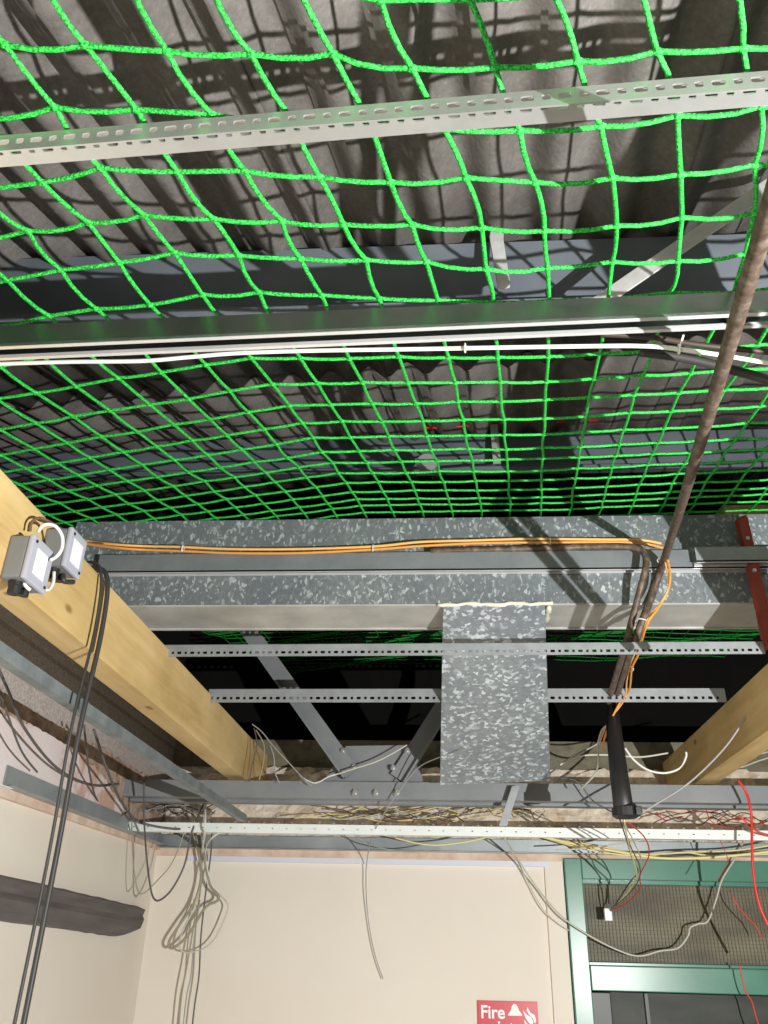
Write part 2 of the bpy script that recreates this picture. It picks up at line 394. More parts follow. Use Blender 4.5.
# timber piece and beam at the far right behind the net
tag(MB().box((.95, 2.5, 3.46), (2.0, 2.56, 3.53)).build('timber_batten', M['timber']), 'short yellow timber batten behind the net at far right', 'timber')

# ---------------------------------------------------------------- safety net
ys = [2, 67, 130, 185, 230, 268, 303, 332, 357, 381, 400, 418, 434, 448, 459, 470, 480, 489, 497, 503, 510]
xs = [469, 496, 519, 535, 546, 551, 551, 550, 548, 547, 545, 545, 544, 543, 543, 542, 542, 541, 541, 541, 541]
ds = [.684, .718, .756, .81, .872, .93, 1.0, 1.08, 1.16, 1.25, 1.336, 1.41, 1.485, 1.555, 1.63, 1.69, 1.76, 1.82, 1.87, 1.91, 1.945]
base = []
for x, y, dd in zip(xs, ys, ds):
    v = Vector((x-384, -(y-512), -F))/F*dd
    base.append(CAM+Vector((RT.dot(v), DP.dot(v), UP.dot(v))))
near = [base[0]+Vector((-.022, -.05, .022))*(k+1)+Vector((0, 0, .004*k*k)) for k in range(8)][::-1]
far = []; p = Vector(base[-1])
for k in range(38):
    p = p+Vector((.004, .071, .0150-.00012*k)); far.append(Vector(p))
rowsP = near+base+far; nb = len(near)
rnd = random.Random(11); C0 = .0705
def node(k, r):
    P = rowsP[r]; i = r-nb
    q = P+Vector((.996*C0*k, (-.0042 if i > 1 else -.0018)*k if k > 0 else 0, 0))
    if 0 <= i: # left side dips and spreads a little
        if k < 0: q.y += -(.0075 if i < 3 else .0068 if i < 6 else max(0, .0068*(1-(i-5)/5)))*-k
        e = max(0, -k-6)
        q += Vector((0, .017*e*min(1, (i+1)/4), 0))
    jr = .0035 if i < 8 else .0014
    q += Vector((rnd.uniform(-jr, jr), rnd.uniform(-jr, jr), rnd.uniform(-jr, jr)))
    if i > 26: q += Vector((0, 0, .010*math.sin(k*.5+i)))
    return q
KX = range(-19, 17)
G = {(k, r): node(k, r) for k in KX for r in range(len(rowsP))}
mb = MB()
def strand(pts, r):
    out = []
    for i in range(len(pts)-1):
        a, b = pts[i], pts[i+1]; near_ = a.y < .75; sag = Vector((0, 0, -.003 if near_ else -.001))+Vector((rnd.uniform(-1, 1), rnd.uniform(-1, 1), 0))*(.0025 if near_ else .0012)
        out += [a, a.lerp(b, .33)+sag, a.lerp(b, .67)+sag]
    mb.tube(out+[pts[-1]], r, 6)
for k in KX: strand([G[k, r] for r in range(len(rowsP))], .0026)
for r in range(len(rowsP)): strand([G[k, r] for k in KX], .0026)
for (k, r), p in G.items():
    mb.tube([p+Vector((-.004, 0, -.001)), p, p+Vector((.004, 0, -.001))], [.0028, .0041, .0028], 6)
tag(mb.build('safety_net', M['net'], smooth=True), 'bright green knotted safety net stretched under the corrugated roof', 'net')

# ---------------------------------------------------------------- struts and slotted angles
def channel_down(a, b, w, h, m, ml, name, label, cat='strut channel', t=.003, group=None, toward=Vector((0, -1, 0))):
    """open-down channel; near face at a-b; w = depth away from camera, h = height"""
    a = Vector(a); b = Vector(b); d = (b-a).normalized(); back = -(toward-d*toward.dot(d)).normalized(); up = Vector((0, 0, 1))
    o = empty(name, (a+b)/2, label, cat, group)
    prof = [(0, 0), (0, h), (w, h), (w, 0), (w-t, 0), (w-t, h-t), (t, h-t), (t, 0)]
    MB().prism(prof, a, b, back, up).build('channel_body', m, o)
    lw = w*.2
    for u0 in (0, w-lw):
        MB().prism([(u0, -.0008), (u0+lw, -.0008), (u0+lw, .004), (u0, .004)], a, b, back, up).build('lip', ml, o, bevel=0)
    return o
# top slotted angle (vertical leg near, top leg behind)
def slotted_angle(a, b, hv, wt, m, name, label, hole_v, hole_t, pitch=.019, group=None, tilt=0):
    a = Vector(a); b = Vector(b); d = (b-a).normalized(); up = Vector((0, 0, 1)); back = Vector((0, 1, 0)); back = (back-d*back.dot(d)).normalized(); up = d.cross(back)
    if up.z < 0: up = -up
    if tilt:
        R = Matrix.Rotation(tilt, 3, d); up = R @ up; back = R @ back
    L = (b-a).length
    mb = MB()
    perforated(mb, a, d, up, L, hv, pitch, hole_v)
    perforated(mb, a+up*hv, d, back, L, wt, pitch, hole_t)
    o = mb.build(name, m); thick(o, .0018, 0)
    return tag(o, label, 'slotted angle', group)
a0 = at(-40, 155, .485); b0 = at(810, 85, .455); b0 = a0+(b0-a0)*1.5
a0.z += 0; slotted_angle(a0, b0, .0215, .032, M['angle'], 'slotted_angle', 'pale slotted steel angle crossing below the net, nearest the viewer',
              [(.0056, .0036, .0115), (.0036, .0036, .0115)], [(.0055, .0028, .0165), (.0032, .0028, .0165)], .0158)
# foreground strut channel with the white cable
A = at(-60, 349, .745); B = at(840, 309, .735)
channel_down(A, B, .0255, .032, M['zinc'], M['lip'], 'strut_channel', 'long zinc strut channel crossing below the net, with a white cable under it')
wc = px([(-60, 366, .79), (60, 362, .79), (140, 361, .79), (190, 357, .79), (240, 353, .79), (320, 350.5, .785), (420, 349, .785), (500, 347.5, .785), (600, 346, .78), (640, 346, .78), (670, 348, .775), (720, 355, .775), (768, 363, .77), (830, 372, .77)], .79)
cable(wc, .0027, 'whitecable', 'long white cable tied beneath the foreground strut channel')
def tie(c, r, axis, label, tail=None, m='tie'):
    axis = Vector(axis).normalized(); u = axis.orthogonal().normalized(); v = axis.cross(u); mb = MB()
    mb.tube([c+(u*math.cos(t*math.pi/8)+v*math.sin(t*math.pi/8))*r for t in range(16)], .0013, 6, True)
    if tail: mb.tube([c+Vector((0, -r, 0)), c+Vector((0, -r, 0))+Vector(tail)], .0012, 6)
    o = mb.build('cable_tie', M[m]); return tag(o, label, 'cable tie')
tie(at(465, 348, .785), .005, (1, 0, 0), 'white cable tie at the middle of the white cable under the foreground strut', (0, 0, -.006))
tie(at(679, 349, .775), .005, (1, 0, 0), 'white cable tie with a sticking-out tail near the brown conduit under the strut', (.006, 0, .016))
cable(px([(600, 334, .79), (650, 337, .79), (700, 345, .79), (768, 352, .79), (840, 360, .79)], .8), .0036, 'darkbrown', 'dark brown cable curving right from under the foreground strut')
cable(px([(640, 352, .82), (690, 359, .82), (740, 372, .82), (768, 380, .81), (840, 405, .8)], .8), .0058, 'blackcable', 'thick black cable below the white cable at right of the brown conduit')

# galvanised beam
zt, zb, Yb = 3.098, 2.876, 1.735
prof = [(0, zb), (0, zt), (.07, zt), (.07, zt-.004), (.004, zt-.004), (.004, zb+.004), (.150, zb+.004), (.150, zb+.022), (.154, zb+.022), (.154, zb)]
xl, xr = -.885, 1.9
beam = empty('galvanised_beam', (0, Yb, zb), 'wide galvanised steel beam with mottled spangle crossing above both timber joists', 'beam')
MB().prism([(0, zb+.0045), (0, zt), (.07, zt), (.07, zt-.004), (.004, zt-.004), (.004, zb+.0045)], (xl, Yb, 0), (xr, Yb, 0), (0, 1, 0), (0, 0, 1)).build('web', M['galv'], beam)
MB().prism([(0, zb), (0, zb+.004), (.150, zb+.004), (.150, zb+.022), (.154, zb+.022), (.154, zb-.003), (.146, zb-.003), (.146, zb)], (xl, Yb, 0), (xr, Yb, 0), (0, 1, 0), (0, 0, 1)).build('bottom_flange', M['flange'], beam)['label'] = 'paler bottom flange'
# strut on the beam face
channel_down((-.80, Yb-.024, 2.952), (1.2, Yb-.024, 2.952), .022, .046, M['beamtrack'], M['lip'], 'strut_channel', 'grey strut channel fixed along the face of the galvanised beam')
channel_down(at(697, 562, 1.683), at(900, 560, 1.683), .025, .036, M['angledim'], M['lip'], 'strut_channel', 'short bright strut channel on the beam face at the far right')

# hanging plate
pl = empty('sloping_plate', (.11, 1.725, 2.876), 'galvanised steel plate sloping down from the beam to the lattice girder, with bright spangle', 'plate')
P0 = [at(443, 606, 1.729), at(545, 606, 1.729), at(550.5, 781, 2.42), at(440, 785, 2.42)]
mb = MB(); bk = Vector((0, .0015, .005))
zm = .5
mb.hexa([P0[3], P0[2], P0[2]+bk, P0[3]+bk, P0[0], P0[1], P0[1]+bk, P0[0]+bk])
mb.build('plate_face', M['galvplate'], pl, bevel=.0015)
mb = MB()
bl = MB(); rr = random.Random(4)
pts = [Vector((P0[0].x-.012+(P0[1].x-P0[0].x+.03)*i/24, 1.731, P0[0].z+.004+rr.uniform(-.002, .003))) for i in range(25)]
bl.tube(pts, [.0035+rr.uniform(0, .002) for _ in pts], 8)
pts = [Vector((P0[1].x+.010+rr.uniform(-.003, .003), 1.735+.006*i, P0[0].z-.002)) for i in range(16)]
bl.tube(pts, [.005+rr.uniform(0, .003) for _ in pts], 8)
o = bl.build('sealant_bead', M['sealant'], pl, smooth=True); o['label'] = 'cream sealant bead along the top'

# slotted bars resting across the joists
hv = [(.0048, .0030, .0085), (.0028, .0030, .0085)]
slotted_angle((-.612, 1.712, 2.750), (.672, 1.694, 2.750), .026, .024, M['angledim'], 'slotted_angle', 'slotted steel angle across the joists passing in front of the sloping galvanised plate', hv, [(.004, .003, .012)], .0145)
slotted_angle((-.606, 2.078, 2.745), (.700, 2.058, 2.745), .034, .026, M['angledim'], 'slotted_angle', 'slotted steel angle across the joists passing behind the sloping galvanised plate', [(.0055, .0036, .011), (.0034, .0036, .011)], [(.004, .003, .012)], .0175)

# ---------------------------------------------------------------- timber joists
zj0, zj1 = 2.636, 2.766
def joist(xa, ya, xb, yb, w, side, label):
    mb = MB()
    mb.hexa([(xa, ya, zj0), (xa+w, ya, zj0), (xb+w, yb, zj0), (xb, yb, zj0), (xa, ya, zj1), (xa+w, ya, zj1), (xb+w, yb, zj1), (xb, yb, zj1)])
    return tag(mb.build('timber_joist', M['timber'], bevel=.002), label, 'joist')
joist(-.655, -.4, -.655, 2.86, .055, 1, 'yellow timber joist at left carrying two grey junction boxes')
joist(.678, .28, .747, 2.93, .062, 1, 'yellow timber joist at right, dark side face and bright underside')

# junction boxes on the left joist
def jbox(y0, z0, sy, sz, dp, label, tilt, lbl_pts):
    o = empty('junction_box', (-.6, y0+sy/2, z0), label, 'junction box')
    q = Matrix.Rotation(tilt, 3, 'X'); c = Vector((-.6, y0+sy/2, z0+sz/2))
    def bx(x0, x1, a0, a1, b0, b1): return [c+q @ Vector(v) for v in ((x0, a0, b0), (x1, a0, b0), (x1, a1, b0), (x0, a1, b0), (x0, a0, b1), (x1, a0, b1), (x1, a1, b1), (x0, a1, b1))]
    MB().hexa(bx(0, dp, -sy/2, sy/2, -sz/2, sz/2)).build('box_body', M['boxgrey'], o, bevel=.004)
    MB().hexa(bx(dp-.001, dp+.007, -sy/2-.0015, sy/2+.0015, -sz/2-.0015, sz/2+.0015)).build('lid', M['boxlid'], o, bevel=.003)['label'] = 'paler grey lid'
    MB().hexa(bx(dp+.007, dp+.008, -.017, .015, -.020, .018)).build('label', M['label'], o)['label'] = 'white paper label'
    for s1, s2 in ((-1, 1), (1, -1)):
        cc = c+q @ Vector((dp+.0068, s1*(sy/2-.007), s2*(sz/2-.007)))
        MB().tube([cc, cc+Vector((.0015, 0, 0))], .0025, 10).build('screw', M['black'], o)
    for s1 in (-1, 1):
        cc = c+q @ Vector((dp*.5, s1*sy*.22, -sz/2)); e = q @ Vector((0, 0, -1))
        if s1 < 0: MB().tube([cc, cc+e*.006, cc+e*.007, cc+e*.018], [.010, .010, .0085, .0085], 10).build('cable_gland', M['black'], o)
        else: MB().tube([cc, cc+e*.010], .007, 10).build('cable_gland', M['black'], o)
    cc = c+q @ Vector((dp*.45, 0, sz/2)); e = q @ Vector((0, 0, 1))
    MB().tube([cc, cc+e*.008], .009, 10).build('cable_gland', M['black'], o)
    return o
jbox(.995, 2.632, .062, .064, .030, 'grey junction box with white label on the left joist, nearer of the two', .0, None)
jbox(1.085, 2.690, .054, .062, .036, 'grey junction box on the left joist where the orange cables start', .0, None)
# white and black leads of the boxes
cable([atx(38, 532, -.575), atx(44, 525, -.565), atx(55, 526, -.555), atx(62, 536, -.55), atx(62, 548, -.55), atx(57, 556, -.553), atx(51, 560, -.556)], .0026, 'whitecable', 'white lead looping between the two junction boxes')
cable([atx(40, 580, -.575), atx(42, 587, -.57), atx(48, 590, -.57), atx(53, 583, -.57), atx(54, 572, -.575)], .0026, 'whitecable', 'white lead curling under the nearer junction box')
cable([atx(22, 578, -.58), atx(25, 585, -.575), atx(30, 590, -.57)], .0026, 'whitecable', 'short white lead end below the nearer junction box')
cable([atx(30, 531, -.585), atx(32, 522, -.585), atx(40, 518, -.58), atx(52, 523, -.58), at(70, 534, 1.25), at(84, 541, 1.40), at(110, 544, 1.64)], .0022, 'brown', 'brown lead arching from the nearer junction box to the orange cables')
cable([atx(63, 574, -.575), atx(64, 581, -.57), atx(73, 582, -.57)], .0042, 'blackcable', 'short black lead stub under the farther junction box')

# orange cables along the beam
Yo = 1.700
cable([at(78, 538, 1.30), at(86, 541, 1.42), at(110, 544, 1.62)]+px([(140, 546), (183, 547), (230, 549), (300, 549), (373, 546.5), (420, 542), (470, 540.5), (520, 539), (550, 539), (600, 539.5), (640, 540), (661, 543.5)], Yo), .0032, 'paleorange', 'upper orange cable tied along the galvanised beam')
cable([at(78, 541, 1.30), at(86, 543.5, 1.42), at(110, 547, 1.62)]+px([(140, 549.5), (183, 551), (230, 553), (300, 553), (373, 549.5), (420, 546), (470, 543.5), (520, 542.5), (550, 542.5), (600, 542), (640, 543), (663, 548)], Yo), .0030, 'orange', 'lower orange cable tied along the galvanised beam')
for x, y, l in ((183, 548.5, 'leftmost white cable tie round the orange cables on the beam'), (373, 548, 'middle white cable tie round the orange cables on the beam'), (550, 541, 'rightmost white cable tie round the orange cables on the beam')):
    tie(at(x, y, Yo), .0075, (1, 0, 0), l, (0, 0, -.010))
cable(px([(666, 556, 1.66), (670, 572, 1.65), (668, 590, 1.65), (658, 608, 1.65), (648, 622, 1.65), (642, 640, 1.72), (638, 655, 1.79), (632, 668, 1.87), (629, 690, 2.04), (618, 706, 2.08), (607, 730, 2.12), (602, 750, 2.2)], 1.65), .0026, 'orange', 'orange cable looping out from the brown conduit and down beside it')
cable(px([(665, 562, 1.66), (669, 585, 1.65), (660, 604, 1.65), (648, 618, 1.66), (641, 640, 1.72), (632, 660, 1.83), (627, 680, 1.97), (624, 700, 2.06), (608, 722, 2.12), (600, 742, 2.2)], 1.65), .0020, 'paleorange', 'pale orange cable hugging the brown conduit below the beam')

# conduits
ca = at(768, 215, .50); cb = at(664, 560, 1.675); cc_ = at(613, 700, 1.60)
cable([ca+(ca-cb)*.35, ca, ca.lerp(cb, .5)+Vector((0, 0, -.004)), cb, at(640, 628, 1.725), at(630, 652, 1.80), at(618, 690, 2.04), at(614, 705, 2.13), at(614, 725, 2.13)], .0088, 'rust', 'long rusty brown conduit running from upper right down across the beam', 'conduit_pipe', 'conduit')
cable(px([(430, 551, 1.715), (520, 549, 1.712), (590, 547, 1.705), (628, 547, 1.69), (643, 552, 1.68), (646, 565, 1.67), (640, 590, 1.68), (628, 635, 1.73), (624, 650, 1.78), (615, 680, 1.96), (609, 704, 2.12), (612, 730, 2.12)], 1.68), .0078, 'rust', 'brown conduit running behind the orange cables then bending down at right', 'conduit_pipe', 'conduit')
for x_, z_, l in ((.550, 2.560, 'left one of two thin brown conduits running beside the right joist towards the viewer'), (.573, 2.560, 'right one of two thin brown conduits running beside the right joist towards the viewer')):
    tag(MB().tube([Vector((x_, .2, z_)), Vector((x_, 1.2, z_))], .0075, 10).build('conduit_pipe', M['rust'], smooth=True), l, 'conduit')
tie(at(663, 561, 1.675), .012, (.3, .1, 1), 'white cable tie round the brown conduit on the beam')
tie(at(642, 622, 1.722), .014, (.3, .1, 1), 'white cable tie round the brown conduit at the beam underside')
tie(at(626, 668, 1.90), .017, (.3, .1, 1), 'white cable tie round the brown conduit between the two slotted angles')
bp = empty('black_pipe', at(625, 815, 1.97), 'black plastic pipe hanging at the end of the brown conduits', 'pipe')
MB().tube(px([(611, 700, 2.13), (615, 740, 2.09), (619, 775, 2.03), (624, 812, 1.97)], 1.60), [.0165, .0200, .0215, .0225], 16).build('pipe_body', M['black'], bp, smooth=True)
e0 = at(624, 806, 1.975)
MB().tube([e0, e0-Vector((-.001, 0, .004)), e0-Vector((-.001, 0, .022)), e0-Vector((-.001, 0, .026))], [.024, .0295, .0295, .023], 16).build('end_collar', M['black'], bp)
MB().box((e0.x+.018, e0.y-.032, e0.z-.022), (e0.x+.032, e0.y-.006, e0.z-.004)).build('clamp_screw', M['black'], bp, bevel=.002)

# wires coming out of the black pipe, with white connector
con = at(608, 915, 2.845)
for i, (c_, l, pts) in enumerate((
    ('brown', 'brown thin wire from the black pipe to the white connector', [(623, 820), (630, 845), (640, 868), (636, 885), (622, 900), (610, 910)]),
    ('red', 'red thin wire from the black pipe to the white connector', [(628, 822), (645, 838), (649, 855), (640, 875), (640, 888), (628, 902), (611, 911)]),
    ('yellow', 'yellow thin wire from the black pipe to the white connector', [(624, 820), (630, 850), (637, 875), (628, 892), (613, 908)]),
    ('dirtywhite', 'white thin wire from the black pipe to the white connector', [(622, 820), (634, 842), (641, 862), (633, 880), (618, 905)]),
    ('blackcable', 'black thin wire from the black pipe to the white connector', [(620, 820), (626, 838), (632, 858), (638, 872), (630, 882), (615, 905)]))):
    cable([at(p[0], p[1], 1.97+.86*(q/(len(pts)-1))**.7) for q, p in enumerate(pts)], .0017, c_, l, 'thin_wire', 'wire')
mb = MB().box((con.x-.011, con.y-.009, con.z-.016), (con.x+.011, con.y+.009, con.z+.018))
tag(mb.build('wire_connector', M['signwhite'], bevel=.0015), 'small white plug connector on the wires below the black pipe', 'connector')

# red steel hanger at right
def angle_bar(a, b, w, t, u, v): return MB().prism([(0, 0), (w, 0), (w, t), (t, t), (t, w), (0, w)], a, b, u, v)
rs = empty('red_hanger', at(757, 640, 1.69), 'red oxide steel hanger strap at the far right in front of the beam', 'bracket')
a = at(738, 517, 1.70); b = at(768, 648, 1.68)
angle_bar(a, b, .022, .004, Vector((1, 0, .3)).normalized(), Vector((0, 1, 0))).build('strap', M['redsteel'], rs)
MB().box((.662, 1.672, 2.775), (.69, 1.678, 2.835)).build('lug', M['redsteel'], rs)
for q in (at(747, 539, 1.693), at(754, 571, 1.69)):
    MB().tube([q, q+Vector((0, -.006, 0))], .0045, 8).build('bolt', M['bolt'], rs)

# ---------------------------------------------------------------- lattice girder
gd = empty('lattice_girder', (0, 2.5, 2.57), 'grey bolted steel lattice girder crossing under the timber joists above the back wall', 'girder')
z0, z1 = 2.574, 2.622
mb = MB(); mb.prism([(0, z0), (0, z1), (.006, z1), (.006, z0+.006), (.040, z0+.006), (.040, z0)], (-.955, 2.5, 0), (1.9, 2.5, 0), (0, 1, 0), (0, 0, 1)); mb.build('bottom_chord', M['truss'], gd)
mb = MB(); mb.prism([(.056, z0), (.056, z1), (.062, z1), (.062, z0+.0), (.096, z0+.0), (.096, z0-.006), (.056, z0-.006)], (-.955, 2.5, 0), (1.9, 2.5, 0), (0, 1, 0), (0, 0, 1)); mb.build('bottom_chord', M['truss'], gd)
def ycard(pts, y, t): # plate in the XZ plane
    n = len(pts); vs = [(p.x, y, p.z) for p in pts]+[(p.x, y+t, p.z) for p in pts]
    return MB().add(vs, [tuple(range(n)), tuple(range(n, 2*n))[::-1]]+[(i, (i+1) % n, n+(i+1) % n, n+i) for i in range(n)])
g = [at(*p, 2.53) for p in ((318, 790), (346, 746), (418, 745), (423, 784), (423, 792))]
ycard(g, 2.53, .010).build('gusset_plate', M['truss'], gd)
def brace(pa, pb, w, flip):
    a = at(*pa, 2.515); b = at(*pb, 2.515); d = (b-a).normalized(); u = Vector((0, 1, 0)).cross(d).normalized()
    if flip: u = -u
    return MB().prism([(-w/2, 0), (w/2, 0), (w/2, .006), (-w/2+.006, .006), (-w/2+.006, .03), (-w/2, .03)] if flip < 2 else [], a-d*0, b+d*.6, u, Vector((0, -1, 0)))
brace((351, 774), (266, 655), .052, 0).build('diagonal_brace', M['truss'], gd)
brace((398, 779), (440, 712), .052, 1).build('diagonal_brace', M['truss'], gd)
def bolt(q, par, r=.0105):
    o = MB().tube([q, q+Vector((0, -.009, 0))], r, 6).build('bolt', M['bolt'], par)
    MB().tube([q+Vector((0, -.009, 0)), q+Vector((0, -.018, 0))], r*.5, 10).build('thread_end', M['bolt'], o)
for p in ((355, 793), (376, 793), (397, 793)): bolt(at(*p, 2.499), gd)
for p in ((343, 751), (354, 767), (393, 768), (407, 751)): bolt(at(*p, 2.512), gd, .009)
# bracket stub hanging below the plate
o = angle_bar(at(512, 786, 2.46), at(499, 826, 2.46), .022, .003, Vector((1, 0, 0)), Vector((0, 1, 0))).build('strip_offcut', M['angledim'])
tag(o, 'short grey metal strip hanging over the girder below the sloping plate', 'metal strip')

# ---------------------------------------------------------------- ceiling grid remains
tt = MB(); tt.prism([(0, 0), (0, .003), (.012, .003), (.012, .022), (.015, .022), (.015, .003), (.027, .003), (.027, 0), (.025, 0), (.002, 0)], (-.945, 2.56, 2.506), (1.9, 2.56, 2.506), (0, 1, 0), (0, 0, 1))
mt = MB(); perforated(mt, (-.945, 2.559, 2.483), (1, 0, 0), (0, 0, 1), 2.8, .026, .042, [(.0028, .0016, .013)], 16)
o = mt.build('ceiling_grid_bar', M['channelwhite']); thick(o, .0015)
tag(o, 'long white perforated ceiling grid bar crossing in front of the back wall top', 'ceiling bar')
MB().add([(-.945, 2.559, 2.483), (1.855, 2.559, 2.483), (1.855, 2.583, 2.483), (-.945, 2.583, 2.483)], [(0, 1, 2, 3)]).build('bottom_flange', M['channelwhite'], o)
# left ceiling track (dark side, bright lower side)
ta = Vector((-.585, .85, 2.545)); tb = Vector((-.60, 2.556, 2.531))
ta = atz(-60, 616, 2.545); tb = at(246, 822, 2.555)
d = (tb-ta).normalized()
o = MB().prism([(0, 0), (0, .020), (.0016, .020), (.0016, .0016), (.018, .0016), (.018, .020), (.0196, .020), (.0196, 0)], ta, tb, Vector((-1, 0, 0)), Vector((0, 0, 1))).build('ceiling_track', M['track'])
tag(o, 'galvanised ceiling track running away under the left joist to the white bar', 'ceiling track')
# perimeter angles
o = MB().prism([(0, 0), (0, .042), (-.002, .042), (-.002, .002), (-.028, .002), (-.028, 0)], (XW, YW-.012, 2.468), (1.9, YW-.012, 2.468), (0, 1, 0), (0, 0, 1)).build('trim_6', M['perim']); o['kind'] = 'structure'
o = MB().prism([(0, 0), (0, .045), (.002, .045), (.002, .002), (.028, .002), (.028, 0)], (XW+.012, 1.775, 2.482), (XW+.012, YW-.03, 2.474), (1, 0, 0), (0, 0, 1)).build('trim_7', M['perim']); o['kind'] = 'structure'
o = MB().prism([(0, 0), (0, .040), (.002, .040), (.002, .002), (.026, .002), (.026, 0)], (XW+.006, .6, 2.478), (XW+.006, 1.782, 2.478), (1, 0, 0), (0, 0, 1)).build('trim_8', M['channelwhite']); o['kind'] = 'structure'

# dark foam strip on the left wall
mb = MB(); n = 40; rr = random.Random(3); prof = []
for i in range(n+1):
    y = .9+(2.775-.9)*i/n; t = i/n; zt_ = 2.345-.056*t; zb_ = 2.260-.062*t
    if i > n-3: zb_ += .008*(i-n+3); 
    j1, j2 = rr.uniform(-.0015, .0015), rr.uniform(-.001, .001)
    prof.append([(XW, y, zb_+j1), (XW+.022, y, zb_+.004+j1), (XW+.030, y, (zb_*.55+zt_*.45)), (XW+.024, y, (zb_*.4+zt_*.6)), (XW+.030, y, zt_-.010), (XW, y, zt_+j2)])
mb.add([v for p in prof for v in p], [(i*6+k, i*6+(k+1) % 6, (i+1)*6+(k+1) % 6, (i+1)*6+k) for i in range(n) for k in range(6)]+[tuple(range(6))[::-1], tuple(range(n*6, n*6+6))])
o = mb.build('foam_strip', M['trunk']); tag(o, 'dark grey torn strip stuck along the left cream wall', 'strip')

# ---------------------------------------------------------------- door set
o = MB().box((.383, 2.872, 0), (.437, 2.955, 2.456)).build('door_1', M['green'], bevel=.003); o['kind'] = 'structure'; D = o
def dpart(a, b, nm, m, bv=.003):
    return MB().box(a, b).build(nm, M[m], D, bevel=bv)
dpart((.437, 2.874, 2.395), (1.36, 2.955, 2.456), 'head_rail', 'green')
dpart((.437, 2.868, 2.090), (1.36, 2.955, 2.157), 'transom_rail', 'green')
dpart((.437, 2.895, 2.150), (1.30, 2.915, 2.166), 'glazing_bead', 'green', .002)
dpart((.437, 2.895, 2.383), (1.30, 2.915, 2.397), 'glazing_bead', 'green', .002)
dpart((1.30, 2.872, 0), (1.36, 2.955, 2.40), 'jamb', 'green')
dpart((.437, 2.925, .02), (.500, 2.955, 2.085), 'door_stile', 'doordark')
dpart((.600, 2.925, .02), (.612, 2.955, 2.085), 'door_mullion', 'doordark', .001)
MB().box((.437, 2.918, 2.157), (1.30, 2.924, 2.395)).build('transom_glass', M['dustglass'], D)
MB().box((.500, 2.936, .02), (1.30, 2.942, 2.085)).build('door_glass', M['doorglass'], D)
wm = MB(); x = .440
while x < 1.30: wm.box((x-.0006, 2.914, 2.157), (x+.0006, 2.9152, 2.395)); x += .0105
z = 2.160
while z < 2.395: wm.box((.437, 2.9155, z-.0006), (1.30, 2.9167, z+.0006)); z += .0105
wm.build('wire_mesh', M['wire'], D)['label'] = 'fine wire mesh over the transom glass'

# ---------------------------------------------------------------- fire point sign
sx0, sx1, sz1 = .095, .275, 2.056; ysn = 2.897
sg = empty('fire_point_sign', (sx0, ysn, sz1-.18), 'red sign reading Fire point with white helmet and flames on the cream back wall', 'sign')
MB().box((sx0, ysn-.003, sz1-.18), (sx1, YW, sz1)).build('sign_board', M['signred'], sg, bevel=.001)
def text(s_, size, x, z):
    cu = bpy.data.curves.new('t', 'FONT'); cu.body = s_; cu.size = size; cu.extrude = .0004; cu.offset = size*.022
    to = bpy.data.objects.new('t', cu); COL.objects.link(to)
    bpy.context.view_layer.update()
    me = bpy.data.meshes.new_from_object(to.evaluated_get(bpy.context.evaluated_depsgraph_get())); bpy.data.objects.remove(to)
    me.transform(Matrix.Translation((x, ysn-.0036, z)) @ Matrix.Rotation(math.pi/2, 4, 'X')); me.materials.clear(); me.materials.append(M['signwhite'])
    o = bpy.data.objects.new('lettering', me); COL.objects.link(o); o.parent = sg; o.matrix_parent_inverse = sg.matrix_basis.inverted(); return o
text('Fire', .047, sx0+.009, sz1-.045); text('point', .047, sx0+.009, sz1-.083)
def flat(poly, name):
    n = len(poly); vs = [(sx0+a, ysn-.0040, sz1+b) for a, b in poly]+[(sx0+a, ysn-.0030, sz1+b) for a, b in poly]
    MB().add(vs, [tuple(range(n)), tuple(range(n, 2*n))[::-1]]+[(i, (i+1) % n, n+(i+1) % n, n+i) for i in range(n)]).build(name, M['signwhite'], sg)
flat([(.091, -.037), (.093, -.032), (.100, -.024), (.104, -.012), (.109, -.007), (.115, -.007), (.120, -.012), (.125, -.024), (.132, -.032), (.134, -.037)], 'helmet_mark')
flat([(.136, -.022), (.148, -.034), (.160, -.040), (.166, -.052), (.160, -.062), (.150, -.052), (.142, -.040)], 'flame_mark')
flat([(.150, -.014), (.158, -.028), (.170, -.034), (.174, -.048), (.170, -.056), (.164, -.042), (.154, -.034), (.147, -.022)], 'flame_mark')
flat([(.138, -.046), (.150, -.060), (.158, -.074), (.150, -.084), (.142, -.070)], 'flame_mark')

# ---------------------------------------------------------------- hanging black cables at left joist
def hang(y, x, rr_, label, wob, zlow=1.6, over=True):
    pts = []
    if over: pts += [Vector((-.68, y+.02, 2.74)), Vector((-.66, y+.01, 2.778)), Vector((-.61, y, 2.785))]
    pts += [Vector((x, y, 2.755)), Vector((x+.004, y+wob, 2.66)), Vector((x+.002, y-wob, 2.5)), Vector((x, y+wob, 2.3)), Vector((x, y, 2.0)), Vector((x, y-wob, zlow))]
    return cable(pts, rr_, 'blackcable', label)
hang(1.312, -.589, .0042, 'thicker black cable draped over the left joist and hanging down', .004)
hang(1.285, -.590, .0026, 'thinner black cable draped over the left joist beside the thicker one', .006)
